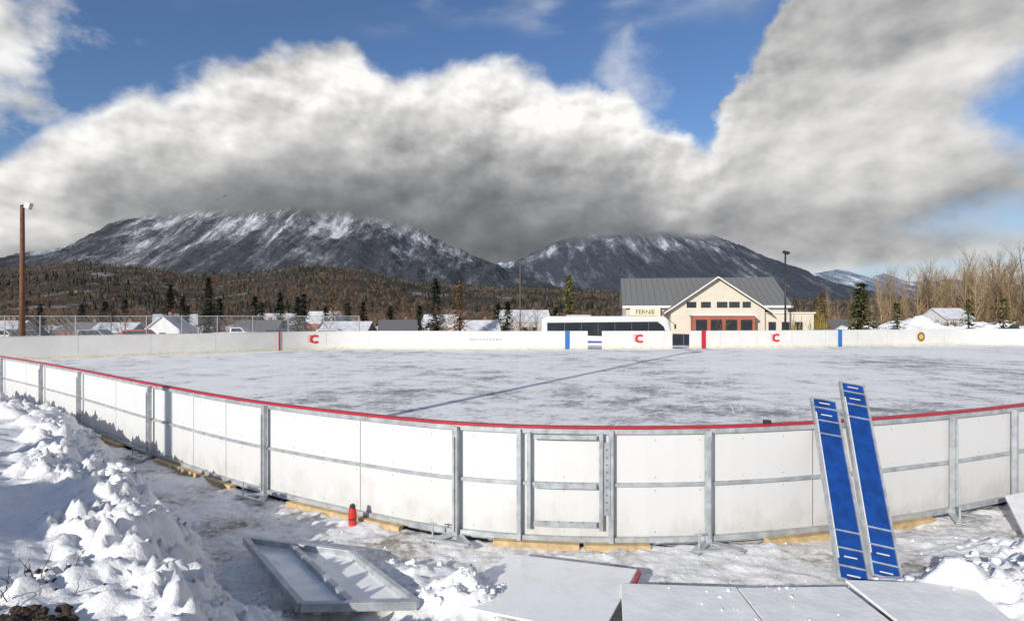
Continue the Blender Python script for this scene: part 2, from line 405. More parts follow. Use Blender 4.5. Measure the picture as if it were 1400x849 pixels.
for x in (-9.9,-7.97,-5.34,-2.84,-.51,1.79,4.61):
    p,n,td=frame_at(x); z=Vector((0,0,.06))
    for sgn in (-1,1):
        feet.bar(p+n*.06+z,p+n*.30+td*sgn*.24+z*.8,.085,.010)
    feet.bar(p+n*.27-td*.22+z*1.0,p+n*.27+td*.22+z*1.0,.035,.02)
    q=p+n*.24-td*.16
    feet.seg(q,q+Vector((0,0,.21)),.008,.008,8)
    feet.seg(q+td*.04+Vector((0,0,.20)),q-td*.04+Vector((0,0,.20)),.007,.007,6)
feet.obj('foot_brackets',M_galv,RB)
planks=MB()
for x0,x1 in ((-5.1,-3.35),(-2.45,-1.05),(-.15,.62),(.66,1.25),(2.35,3.1),(3.15,4.3),(-8.2,-6.2)):
    pa,na,_=frame_at(x0); pb,nb,_=frame_at(x1)
    planks.bar(pa+na*.09+Vector((0,0,.03)),pb+nb*.09+Vector((0,0,.03)),.09,.06)
planks.obj('timber_blocking',M_wood,RB,bevel=.004)
def far_mark(name,x,w,mat,z0=.03,z1=BH+.07):
    p,n=at_far(x); td=Vector((-n.y,n.x,0)); nn=Vector((n.x,n.y,0))
    mb=MB(); M=Matrix((td,nn,Vector((0,0,1)))).transposed()
    mb.box(Vector((p.x,p.y,(z0+z1)/2))-nn*.0,(w,.13,z1-z0),M); return mb.obj(name,mat,RB)
far_mark('blue_line_mark',3.38,.26,M_bluemark); far_mark('red_line_mark',11.95,.26,M_red); far_mark('blue_line_mark',21.5,.28,M_bluemark)
far_mark('goal_line_mark',-13.6,.07,M_red)
M_logo=simple('logo_red',(.55,.03,.04),.5); M_yel=simple('logo_yellow',(.60,.38,.04),.5); M_navy=simple('logo_navy',(.03,.05,.2),.5); M_grey=simple('logo_grey',(.42,.44,.47),.6)
def far_shape(name,x,zc,polys,mat,off=.034):
    p,n=at_far(x); nn=Vector((n.x,n.y,0))
    td=Vector((abs(n.y),n.x*(-1 if n.y>0 else 1),0)).normalized()
    V=[];F=[]
    for poly in polys:
        b0=len(V)
        for u,v in poly:
            c=Vector((p.x,p.y,zc))-nn*off+td*u+Vector((0,0,v)); V.append(tuple(c))
        F.append(tuple(range(b0,b0+len(poly))))
    return mesh_obj(name,V,F,mat,RB)
def c_logo(x,s=.27):
    P=[]
    for k in range(14):
        a0=R(45+k*270/14); a1=R(45+(k+1)*270/14)
        P.append([(s*math.cos(a0)*1.15,s*math.sin(a0)),(s*math.cos(a1)*1.15,s*math.sin(a1)),(.55*s*math.cos(a1)*1.1,.5*s*math.sin(a1)),(.55*s*math.cos(a0)*1.1,.5*s*math.sin(a0))])
    for v in (-.7,-.25,.2,.65):
        P.append([(-.6*s,v*s-.14*s),(-.6*s,v*s+.16*s),(-1.75*s,v*s+.22*s)])
    far_shape('flame_letter_mark',x,.66,P,M_logo)
for x in (-11.9,7.9,16.9): c_logo(x)
def disc(r,n=20): return [(r*math.cos(2*math.pi*i/n),r*math.sin(2*math.pi*i/n)) for i in range(n)]
far_shape('crest_mark',28.1,.62,[disc(.36)],M_yel,.034); far_shape('crest_ring',28.1,.62,[disc(.29)],M_navy,.037); far_shape('crest_core',28.1,.62,[disc(.19)],M_yel,.040)
far_shape('sponsor_lettering',-1.6,.62,[[(-1.0+i*.2,-.07),(-.87+i*.2,-.07),(-.87+i*.2,.09),(-1.0+i*.2,.09)] for i in range(10)],M_grey)
fs=MB()
for x in list(np.arange(-23.5,33,2.44)):
    p,n=at_far(x)
    td=Vector((-n.y,n.x,0)); nn=Vector((n.x,n.y,0)); M=Matrix((td,nn,Vector((0,0,1)))).transposed()
    fs.box(Vector((p.x,p.y,.57))-nn*.013,(.014,.004,1.0),M)
fs.obj('far_seams',simple('far_seam',(.32,.33,.35),.7),RB)
p,n=at_near(2.42); mb=MB(); mb.seg((p.x,p.y,BH+.022),(p.x,p.y,BH+.048),.038,.038,20); mb.obj('hockey_puck',M_rubber)

# ------------------------------------------------------------------ leaning blue panels
def lean_panel(foot,top,w,th=.045):
    foot=Vector(foot);top=Vector(top); d=(top-foot); Ln=d.length; d.normalize()
    side=Vector((1,0,0)); side=(side-d*side.dot(d)).normalized(); nrm=side.cross(d)
    if nrm.y>0: nrm=-nrm
    E=empty('leaning_blue_panel')
    def P(u,v,k): return foot+side*u+d*v+nrm*k
    fr=MB()
    fr.bar(P(-w/2,0,0),P(-w/2,Ln,0),.018,th,up=nrm); fr.bar(P(w/2,0,0),P(w/2,Ln,0),.018,th,up=nrm)
    for v in (.012,.12,.27,.42,Ln-.42,Ln-.27,Ln-.12,Ln-.012): fr.bar(P(-w/2+.01,v,0),P(w/2-.01,v,0),.012,th*.8,up=nrm)
    fr.obj('steel_frame',M_galv,E)
    pn=MB(); pn.bar(P(0,.01,-.004),P(0,Ln-.01,-.004),w-.02,th*.55,up=nrm); pn.obj('blue_pad',M_blueplastic,E)
    wh=MB()
    for v in (.05,.20,Ln-.20,Ln-.06): wh.bar(P(-.05,v,th*.3),P(.05,v,th*.3),.010,.004,up=nrm)
    wh.bar(P(-w/2+.018,Ln*.1,.002+th*.27),P(-w/2+.018,Ln*.9,.002+th*.27),.010,.006,up=nrm)
    wh.obj('white_strip',M_white,E)
lean_panel((2.69,4.60,.03),(3.085,5.80,1.30),.225)
lean_panel((2.985,4.66,.03),(3.44,5.93,1.44),.22)

# ------------------------------------------------------------------ panels on the ground
M_sheet,nt,b=nt_mat('white_sheet')
f=noise_node(nt,geo_pos(nt),4,7,.68)
nt.links.new(ramp(nt,f,[(.35,(.76,.77,.78)),(.6,(.88,.88,.88))]),b.inputs['Base Color'])
nt.links.new(ramp(nt,f,[(.42,.22),(.6,.6)]),b.inputs['Roughness'])
b.inputs['Specular IOR Level'].default_value=.4
bump(nt,b,f,.15,.01)
def sheet(name,c,th,mat=M_sheet,parent=None,bev=.004):
    V=[Vector(q) for q in c]; n=(V[1]-V[0]).cross(V[3]-V[0]).normalized()
    if n.z<0: n=-n
    A=[tuple(v) for v in V]+[tuple(v-n*th) for v in V]
    o=mesh_obj(name,A,[(0,1,2,3),(7,6,5,4),(0,4,5,1),(1,5,6,2),(2,6,7,3),(3,7,4,0)],mat,parent)
    bm=bmesh.new(); bm.from_mesh(o.data); bmesh.ops.recalc_face_normals(bm,faces=bm.faces); bm.to_mesh(o.data); bm.free()
    if bev:
        md=o.modifiers.new('bevel','BEVEL'); md.width=bev; md.segments=2
    return o
E=empty('framed_board_panel')
q=[Vector((-2.37,5.20,.14)),Vector((-1.36,4.93,.13)),Vector((-.66,4.06,.13)),Vector((-1.43,3.97,.16))]
fr=MB()
for a_,b_ in ((0,1),(1,2),(2,3),(3,0)): fr.bar(q[a_],q[b_],.045,.06)
fr.bar(q[0].lerp(q[1],.45)+Vector((0,0,.002)),q[3].lerp(q[2],.45)+Vector((0,0,.002)),.045,.045)
fr.obj('steel_frame',M_galv,E,bevel=.003)
sheet('panel_sheet',[v-Vector((0,0,.022)) for v in q],.012,M_sheet,E,0)
E=empty('white_board_sheet')
sheet('sheet',[(-.02,4.93,.13),(.98,4.58,.15),(.55,3.62,.16),(-.50,4.08,.14)],.014,M_sheet,E)
sheet('red_edge',[(.985,4.58,.14),(1.01,4.57,.14),(.86,4.22,.14),(.835,4.23,.14)],.03,M_red,E,0)
M_sheet2=simple('dusty_sheet',(.80,.80,.80),.6,0,.10,5,.35,.012,.3)
for c in ([(.80,4.30,.17),(1.63,4.26,.16),(1.60,3.2,.17),(.62,3.2,.17)],[(1.645,4.26,.155),(2.44,4.28,.155),(2.46,3.2,.165),(1.615,3.2,.165)],[(2.455,4.31,.19),(3.32,4.26,.18),(3.1,3.2,.17),(2.475,3.2,.18)]):
    E=empty('grey_board_sheet'); sheet('sheet',c,.02,M_sheet2,E)
E=empty('tilted_board_sheet'); sheet('sheet',[(5.18,6.15,.24),(5.75,6.35,.26),(5.6,5.3,.12),(4.62,5.22,.08)],.02,M_sheet2,E)

# red bottle
E=empty('red_bottle',(-1.60,5.87,.03))
mb=MB()
prof=[(0,.036),(.01,.04),(.13,.04),(.16,.036),(.175,.028)]
for k in range(len(prof)-1): mb.seg((0,0,prof[k][0]),(0,0,prof[k+1][0]),prof[k][1],prof[k+1][1],20,caps=(k in(0,3)))
mb.obj('body',simple('bottle_red',(.55,.03,.02),.35),E,True)
mb=MB(); mb.seg((0,0,.176),(0,0,.205),.030,.027,20); mb.seg((0,0,.205),(0,0,.215),.016,.012,16); mb.seg((0,0,.06),(0,0,.075),.0405,.0405,20); mb.obj('cap',M_black,E)

# ------------------------------------------------------------------ snow clods
bm=bmesh.new(); bmesh.ops.create_icosphere(bm,subdivisions=3,radius=1)
ico_v=np.array([v.co[:] for v in bm.verts]); ico_f=[[v.index for v in f.verts] for f in bm.faces]; bm.free()
templ=[]
for k in range(8):
    tv=[]
    for v in ico_v:
        vv=Vector(v); d=.8+.40*noise.noise(vv*1.2+Vector((k*9,0,0)))+.35*abs(noise.noise(vv*2.4+Vector((0,k*7,0))))+.14*noise.noise(vv*6+Vector((0,3,k*7)))
        tv.append(vv*d)
    templ.append(np.array(tv))
def scatter(name,items,mat):
    VV=[];FF=[];o=0
    for (x,y,z,s) in items:
        tv=templ[random.randrange(8)]
        M=np.array(Matrix.Rotation(random.uniform(0,6.3),3,Vector((random.random(),random.random(),random.random())).normalized()))
        a=(tv@M.T)*np.array([s*random.uniform(.8,1.5),s*random.uniform(.8,1.4),s*random.uniform(.55,.9)])+np.array([x,y,z])
        VV.append(a); FF+= [[i+o for i in f] for f in ico_f]; o+=len(a)
    return mesh_obj(name,np.vstack(VV),FF,mat,None,True)
M_snow=simple('snow',(.82,.83,.86),.7,0,.04,6,.7,.03,.3)
it=[]
while len(it)<560:
    x=random.uniform(-9,-.3); y=random.uniform(3,12)
    s=(float(np.interp(x,TX,TY))-y)*.72
    if s<-.45 or s>1.1: continue
    pr=math.exp(-((s-.2)/.38)**2)
    if random.random()>pr: continue
    if y>float(np.interp(x,NX,NY))-.25: continue
    sz=random.choice([.012,.015,.02,.025,.03,.04,.045,.055])*random.uniform(.7,1.2)
    if s<0: sz*=.5
    it.append((x,y,ground_h(x,y)[0]+sz*.05,sz))
for cx,cy,rx,ry,n in ((-.35,4.25,.42,.25,70),(-1.0,4.85,.6,.15,30),(3.9,4.3,.8,.4,90),(4.6,4.95,.6,.4,60),(.9,3.9,.1,.3,12),(3.3,4.4,.3,.15,20)):
    for _ in range(n):
        x=random.gauss(cx,rx*.55); y=random.gauss(cy,ry*.55); sz=random.uniform(.008,.035)
        it.append((x,y,ground_h(x,y)[0]+sz*.05,sz))
for _ in range(300):
    x=random.uniform(-6,6); y=random.uniform(4.2,8)
    if y>float(np.interp(x,NX,NY))-.1: continue
    sz=random.uniform(.005,.016); it.append((x,y,ground_h(x,y)[0]+sz*.2,sz))
for _ in range(40):
    sz=random.uniform(.004,.012); it.append((random.uniform(.75,3.2),random.uniform(3.7,4.25),.165+sz*.3,sz))
scatter('snow_clods',it,M_snow)
it=[]
for _ in range(120):
    x=random.gauss(-2.55,.13); y=random.gauss(3.0,.10); sz=random.uniform(.01,.035); it.append((x,y,ground_h(x,y)[0]+sz*.3,sz))
for _ in range(22):
    x=random.gauss(-2.8,.2); y=random.gauss(3.45,.15); sz=random.uniform(.006,.022); it.append((x,y,ground_h(x,y)[0]+sz*.3,sz))
M_dirt=simple('dirt',(.06,.04,.028),.9,0,.4,20,.9,.03)
scatter('dirt_clods',it,M_dirt)
mb=MB()
for _ in range(26):
    x=random.gauss(-2.85,.14); y=random.gauss(3.25,.2); z=ground_h(x,y)[0]-.02; p=Vector((x,y,z)); d=Vector((random.gauss(0,.5),random.gauss(0,.5),1)).normalized()
    for k in range(4):
        q_=p+d*.045; mb.seg(p,q_,.003-.0005*k,.0026-.0005*k,4,caps=False); p=q_; d=(d+Vector((random.gauss(0,.3),random.gauss(0,.3),random.gauss(-.1,.2)))).normalized()
mb.obj('dead_twigs',M_dirt)

# ------------------------------------------------------------------ poles
def flood_pole(loc,h,r,mat,name='street_lamp',arm=.6,head=(.5,.3,.22)):
    E=empty(name,loc); mb=MB(); mb.seg((0,0,0),(0,0,h),r,r*.7,14); mb.obj('pole',mat,E,True)
    mb=MB(); mb.seg((0,0,h-.12),(arm,0,h-.05),.035,.035,8); mb.obj('arm',M_black,E)
    mb=MB(); Mx=Matrix.Rotation(.3,3,'Y'); mb.box((arm+.1,0,h-.05),head,Mx); mb.box((arm+.1,0,h-.05-head[2]*.5),(head[0]*.8,head[1]*.8,.04),Mx); mb.obj('lamp_head',simple('lamp_grey',(.5,.5,.5),.5) if mat is M_pole else M_black,E,bevel=.02)
flood_pole((-31.8,38,-.1),9.35,.17,M_pole,'wooden_light_pole',.30,(.35,.3,.4))
flood_pole((32.7,70,-1.5),11.1,.13,M_black,'street_lamp',.0,(.7,.5,.3))
flood_pole((1.0,72,-1.5),10.5,.07,simple('brown_pole',(.12,.09,.07),.7),'street_lamp',.2,(.5,.3,.15))
flood_pole((-9.9,.3,0),13.6,.14,M_pole,'wooden_light_pole',.3,(.5,.4,.4))

# ------------------------------------------------------------------ chain link fence
E=empty('chain_link_fence')
fp=MB(); x0,x1,yf=-42,-11.1,42.5
for i in range(13):
    x=x0+(x1-x0)*i/12; fp.seg((x,yf,-.1),(x,yf,2.08),.035,.035,8)
for z in (2.03,.08): fp.seg((x0,yf,z),(x1,yf,z),.022,.022,6)
M_fence=simple('fence_steel',(.34,.35,.36),.5,.3,.2,4)
fp.obj('posts_and_rails',M_fence,E)
fw=MB(); hgt=1.95; step=.13; n=int((x1-x0)/step)
for i in range(-15,n):
    for sg in (1,-1):
        xa=x0+i*step; xb=xa+hgt
        a,b_=max(xa,x0),min(xb,x1)
        if b_<=a: continue
        za,zb=(a-xa)+.08,(b_-xa)+.08
        if sg<0: za,zb=hgt+.16-za,hgt+.16-zb
        fw.seg((a,yf+.008*sg,za),(b_,yf+.008*sg,zb),.0045,.0045,3,caps=False)
fw.obj('wire_mesh',M_fence,E)

# ------------------------------------------------------------------ buildings
def house(x,y,z,w,d,h,rh,col,rz=0,snow=True,name='house'):
    E=empty(name,(x,y,z),rz); wm=simple('house_wall',col,.8,0,.12,1.2)
    mb=MB(); mb.box((0,0,h/2),(w,d,h))
    mb.add([(-w/2,-d/2,h),(-w/2,d/2,h),(-w/2,0,h+rh)],[(0,1,2)]); mb.add([(w/2,-d/2,h),(w/2,d/2,h),(w/2,0,h+rh)],[(0,2,1)])
    mb.obj('walls',wm,E)
    o=.35; t_=.18; mb=MB()
    for s in (-1,1):
        k=rh/(d/2)
        a=[(-w/2-o,s*(d/2+o),h-k*o),(w/2+o,s*(d/2+o),h-k*o),(w/2+o,0,h+rh),(-w/2-o,0,h+rh)]
        up=[(p[0],p[1],p[2]+t_) for p in a]
        mb.add(a+up,[(0,3,2,1),(4,5,6,7),(0,1,5,4),(1,2,6,5),(3,0,4,7),(2,3,7,6)])
    mb.obj('roof',M_snowroof if snow else simple('shingle',(.12,.12,.13),.9),E)
    mb=MB()
    for i in range(max(2,int(w/2.6))):
        xx=-w/2+(i+.5)*w/max(2,int(w/2.6))
        if i==1: continue
        mb.box((xx,-d/2-.01,h*.55),(1.1,.06,1.1))
    for s in(-1,1): mb.box((s*(w/2+.01),0,h*.6),(.06,1.2,1.1))
    mb.obj('windows',M_glass,E)
    mb=MB(); mb.box((-w/2+1.5*w/max(2,int(w/2.6)),-d/2-.01,1.05),(.95,.06,2.1)); mb.obj('door',simple('door',(.12,.05,.03),.6),E)
    mb=MB(); mb.box((w*.22,d*.1,h+rh+.1),(.6,.6,1.3)); mb.obj('chimney',simple('chimney_brick',(.25,.10,.07),.9),E)
HS=[(-98,112,9,8,2.8,1.8,(.40,.40,.38),.2,1),(-86,118,8,7,2.9,1.8,(.30,.10,.06),-.2,0),(-92,160,10,8,4.0,2.6,(.45,.42,.36),.5,1),(-77,115,7,7,2.9,1.6,(.25,.27,.3),.1,1),(-63,108,5,6,2.8,2.4,(.6,.6,.6),1.57,1),(-60,150,9,8,4.2,2.6,(.36,.32,.26),.3,1),(-53,165,9,8,4.4,3.0,(.3,.1,.06),-.3,1),(-50,116,8,7,3.0,2.,(.16,.17,.2),.1,0),(-41,140,7,7,4.0,2.6,(.5,.5,.48),1.4,1),(-33,118,9,8,3.0,1.9,(.30,.26,.2),0,1),(-23,118,7,7,3.2,2.,(.2,.25,.3),.2,0),(-16,135,8,8,4.0,2.5,(.42,.38,.3),-.1,1),(-7,116,8,6,3.0,2.0,(.42,.13,.06),.2,1),(3,165,14,9,4.8,3.0,(.42,.40,.36),.1,1),(95,128,7,6,3.6,2.0,(.55,.55,.55),.2,1),(62,115,8,7,2.8,1.8,(.35,.17,.09),.1,0),(-110,125,9,8,3.2,2,(.33,.3,.25),0,1)]
for x,y,w,d,h,rh,c,rz,sn in HS:
    g=ground_h(x,y)[0]; house(x,y,g-.1,w,d,h,rh,c,rz,bool(sn))

# community building
B=empty('community_building',(15.6,80,-1.5),R(-9))
M_cream=simple('cream_stucco',(.52,.475,.40),.85,0,.06,1.5); M_roof=simple('metal_roof',(.165,.17,.165),.6,0,.12,3); M_brick=simple('brick_front',(.30,.09,.05),.85,0,.25,8); M_trim=simple('white_trim',(.66,.65,.62),.6)
wl=MB(); Wd,D,EH,RH=20.8,17,4.9,8.85
wl.box((Wd/2,D/2,EH/2),(Wd,D,EH))
for xx in (0,Wd): wl.add([(xx,0,EH),(xx,D,EH),(xx,D/2,RH)],[(0,1,2)])
wl.box((11.4,-1.5,2.15),(11.6,3,4.3))
wl.add([(5.6,-3,4.3),(17.2,-3,4.3),(11.4,-3,8.3)],[(0,1,2)])
wl.box((20.0,-.6,1.9),(6.6,3.2,3.8))
wl.obj('walls',M_cream,B)
rf=MB()
def slab(mb,a,t_):
    up=[(p[0],p[1],p[2]+t_) for p in a]; mb.add(list(a)+up,[(3,2,1,0),(4,5,6,7),(0,1,5,4),(1,2,6,5),(2,3,7,6),(3,0,4,7)])
slab(rf,[(-.5,-.6,EH-.28),(Wd+.5,-.6,EH-.28),(Wd+.5,D/2,RH+.02),(-.5,D/2,RH+.02)],.22)
slab(rf,[(-.5,D+.6,EH-.28),(-.5,D/2,RH+.02),(Wd+.5,D/2,RH+.02),(Wd+.5,D+.6,EH-.28)],.22)
slab(rf,[(11.4,-3.7,8.35),(11.4,8,8.35),(4.7,8,3.75),(4.7,-3.7,3.75)],.2)
slab(rf,[(18.1,-3.7,3.75),(18.1,8,3.75),(11.4,8,8.35),(11.4,-3.7,8.35)],.2)
rf.obj('roof',M_roof,B)
ribs=MB()
for xx in np.arange(0,Wd+.4,.8): ribs.bar((xx,-.55,EH-.28+.24),(xx,D/2-.1,RH+.22),.05,.05)
ribs.obj('roof_ribs',simple('roof_rib',(.12,.12,.12),.6),B)
tr=MB()
tr.bar((4.65,-3.75,3.75),(11.4,-3.75,8.4),.12,.42,up=(0,-1,0)); tr.bar((18.15,-3.75,3.75),(11.4,-3.75,8.4),.12,.42,up=(0,-1,0))
tr.box((20.0,-.6,3.86),(7.0,3.6,.14)); tr.box((Wd/2,-.62,EH-.22),(Wd+1,.06,.3))
tr.obj('trim',M_trim,B)
wn=MB()
for xx,ww in ((8.2,1.2),(10.0,1.2),(12.0,1.3),(13.5,1.3),(15.0,1.0)): wn.box((xx,-3.02,4.9),(ww,.08,.75))
for xx in (18.3,19.9,21.5): wn.box((xx,-2.22,1.9),(.9,.08,1.6))
for xx in (1.2,3.2): wn.box((xx,-.02,2.2),(1,.08,1.2))
wn.obj('windows',M_glass,B)
br=MB(); br.box((11.8,-4.1,1.75),(7.4,2.1,3.5)); br.obj('brick_entrance',M_brick,B)
bg=MB()
for i in range(4): bg.box((9.1+i*1.8,-5.17,1.9),(1.35,.08,2.2))
bg.obj('entrance_glazing',M_glass,B)
bt=MB(); bt.box((11.8,-4.1,3.6),(7.8,2.5,.2)); bt.obj('entrance_canopy',M_trim,B)
cu=bpy.data.curves.new('lettering','FONT'); cu.body='FERNIE'; cu.size=.82; cu.align_x='CENTER'; cu.extrude=.02
cu.materials.append(simple('letter_dark',(.05,.05,.03),.6))
to=link(bpy.data.objects.new('lettering',cu),B); to.location=(2.5,-.69,3.72); to.rotation_euler=(R(90),0,R(0))
mb=MB(); mb.box((2.5,-.63,3.95),(4.0,.08,1.25)); mb.obj('sign_board',simple('sign_cream',(.58,.53,.40),.7),B)
mb=MB(); mb.box((2.5,-.68,3.47),(3.0,.02,.12)); mb.obj('sign_rule',simple('sign_gold',(.5,.3,.05),.7),B)

# ------------------------------------------------------------------ vehicles
def extrude_profile(prof,y0,y1,inset=0):
    n=len(prof); V=[(x,y0,z) for x,z in prof]+[(x,y1,z) for x,z in prof]
    F=[tuple(range(n)),tuple(range(2*n-1,n-1,-1))]+[(i,n+i,n+(i+1)%n,(i+1)%n) for i in range(n)]
    return V,F
def wheels(E,xs_,w,r):
    mb=MB(); hb=MB()
    for x in xs_:
        for s in (-1,1):
            mb.seg((x,s*(w/2-.24),r),(x,s*(w/2+.01),r),r,r,20); hb.seg((x,s*(w/2+.011),r),(x,s*(w/2+.03),r),r*.55,r*.5,14)
    mb.obj('tyres',M_rubber,E); hb.obj('hubs',M_galv,E)
def coach(loc,rz):
    E=empty('coach_bus',loc,rz); Lh=6.0
    prof=[(-Lh,.35),(-Lh,3.0),(-Lh+.15,3.3),(-Lh+.5,3.45),(Lh-1.0,3.45),(Lh-.45,3.3),(Lh-.1,2.2),(Lh,1.2),(Lh,.4),(Lh-.1,.3)]
    mb=MB(); mb.add(*extrude_profile(prof,-1.27,1.27)); mb.obj('body',simple('coach_white',(.6,.61,.62),.3,0,.03,1),E,bevel=.08)
    mb=MB(); wp=[(-Lh+.5,1.75),(-Lh+.5,2.85),(Lh-1.3,2.95),(Lh-.75,2.5),(Lh-.35,1.5),(Lh-2,1.5)]
    mb.add(*extrude_profile(wp,-1.285,-1.272)); mb.add(*extrude_profile(wp,1.272,1.285))
    mb.add(*extrude_profile([(Lh-.47,3.26),(Lh-.06,2.2),(Lh+.03,1.25),(Lh-.1,1.25),(Lh-.2,2.2),(Lh-.6,3.26)],-1.15,1.15)); mb.obj('windows',M_glass,E)
    mb=MB()
    for i in range(6): mb.box((-Lh+2.1+i*1.55,-1.29,2.3),(.05,.012,1.1))
    mb.obj('window_pillars',simple('pillar_grey',(.10,.10,.11),.4),E)
    mb=MB(); mb.add(*extrude_profile([(-Lh+.3,1.0),(-Lh+.3,1.25),(Lh-.5,1.05),(Lh-.5,.95)],-1.282,-1.272)); mb.obj('stripe',simple('stripe_blue',(.05,.1,.3),.4),E)
    mb=MB(); mb.box((-2.5,0,3.5),(2.2,1.6,.16)); mb.box((2.2,0,3.49),(1.0,1.0,.12)); mb.obj('roof_units',simple('unit_grey',(.4,.4,.41),.5),E,bevel=.03)
    mb=MB()
    for s in(-1,1): mb.bar((Lh-.3,s*1.25,3.1),(Lh+.25,s*1.45,2.7),.05,.05); mb.box((Lh+.27,s*1.47,2.5),(.12,.18,.42))
    mb.obj('mirrors',M_black,E); wheels(E,(-3.9,-2.7,4.0),2.54,.5)
coach((8.75,55.3,-1.46),0)
def car(loc,rz,col,kind='car',name='parked_car'):
    E=empty(name,loc,rz)
    pm=simple('car_paint',col,.3,0,.04,2,0,0,.6)
    if kind=='pickup':
        prof=[(-2.8,.45),(-2.8,1.1),(-.75,1.12),(-.6,1.75),(.75,1.78),(1.35,1.18),(2.6,1.05),(2.78,.8),(2.78,.42)]; win=[(-.5,1.2),(-.42,1.66),(.68,1.68),(1.15,1.2)]; Wd_=1.95; ax=(-1.8,1.85); r=.38
    elif kind=='suv':
        prof=[(-2.3,.4),(-2.35,1.0),(-2.15,1.68),(-1.9,1.76),(.4,1.76),(1.1,1.12),(2.15,1.0),(2.35,.75),(2.35,.38)]; win=[(-2.0,1.1),(-1.9,1.62),(.35,1.64),(.92,1.12)]; Wd_=1.85; ax=(-1.45,1.45); r=.36
    else:
        prof=[(-2.2,.35),(-2.25,.9),(-1.6,1.0),(-1.0,1.42),(.3,1.43),(1.05,.95),(2.05,.82),(2.25,.6),(2.22,.33)]; win=[(-1.4,.98),(-.92,1.34),(.25,1.35),(.85,.98)]; Wd_=1.75; ax=(-1.35,1.38); r=.32
    mb=MB(); mb.add(*extrude_profile(prof,-Wd_/2,Wd_/2)); mb.obj('body',pm,E,bevel=.07)
    mb=MB()
    for s in(-1,1):
        y0=s*(Wd_/2+.002); y1=s*(Wd_/2+.012); mb.add(*extrude_profile(win,min(y0,y1),max(y0,y1)))
    mb.obj('windows',M_glass,E)
    mb=MB()
    for s in(-1,1): mb.box((prof[-2][0]-.02,s*(Wd_/2-.28),.72),(.12,.3,.14))
    mb.obj('headlights',M_trim,E); wheels(E,ax,Wd_,r)
car((-36.5,78,-1.42+.1),0,(.6,.6,.6),'pickup','pickup_truck')
car((13.6,48,-1.2),.5,(.03,.035,.05),'suv')
for x,y,rz,c,k in ((-57,70,.1,(.05,.05,.06),'suv'),(-50,71,0,(.25,.26,.28),'suv'),(-44,70,.1,(.35,.05,.04),'suv'),(-28,72,.2,(.05,.07,.12),'suv'),(-22,73,0,(.5,.5,.52),'suv'),(-62,72,0,(.45,.45,.45),'suv'),(53,60,.3,(.08,.09,.11),'suv'),(39.5,72,.1,(.1,.1,.12),'suv'),(45,70,.0,(.45,.45,.45),'suv')): car((x,y,-1.42),rz,c,k)

# ------------------------------------------------------------------ person behind the far right boards
def person(loc,rz):
    E=empty('standing_person',loc,rz)
    J=[(0,0,.95),(0,0,1.15),(0,0,1.38),(0,0,1.50),(.20,0,1.40),(.27,.02,1.13),(.24,.16,.92),(-.20,0,1.40),(-.27,.02,1.13),(-.24,.16,.92),(.10,0,.88),(.11,.02,.48),(.12,0,.08),(.13,.16,.04),(-.10,0,.88),(-.11,.02,.48),(-.12,0,.08),(-.13,.16,.04)]
    Ed=[(0,1),(1,2),(2,3),(2,4),(4,5),(5,6),(2,7),(7,8),(8,9),(0,10),(10,11),(11,12),(12,13),(0,14),(14,15),(15,16),(16,17)]
    Rr=[.15,.15,.17,.06,.075,.06,.045,.075,.06,.045,.10,.075,.055,.045,.10,.075,.055,.045]
    me=bpy.data.meshes.new('body'); me.from_pydata(J,Ed,[]); me.materials.append(simple('dark_jacket',(.02,.022,.03),.8))
    o=link(bpy.data.objects.new('body',me),E); sk=o.modifiers.new('skin','SKIN')
    for i,v in enumerate(me.skin_vertices[0].data): v.radius=(Rr[i],Rr[i]*.8); v.use_root=(i==0)
    ms=o.modifiers.new('sub','SUBSURF'); ms.levels=2; ms.render_levels=2
    bm=bmesh.new(); bmesh.ops.create_uvsphere(bm,u_segments=20,v_segments=14,radius=.11)
    for v in bm.verts: v.co.z*=1.2; v.co.y*=1.08; v.co+=Vector((0,.02,1.64))
    me=bpy.data.meshes.new('head'); bm.to_mesh(me); bm.free(); me.materials.append(simple('skin_tone',(.42,.24,.17),.6)); link(bpy.data.objects.new('head',me),E)
    bm=bmesh.new(); bmesh.ops.create_uvsphere(bm,u_segments=20,v_segments=14,radius=.125)
    for v in bm.verts: v.co.z=max(v.co.z,-.01)*1.15; v.co+=Vector((0,.0,1.68))
    me=bpy.data.meshes.new('knit_cap'); bm.to_mesh(me); bm.free(); me.materials.append(M_black); link(bpy.data.objects.new('knit_cap',me),E)
person((36.4,42.4,-.07),R(150))

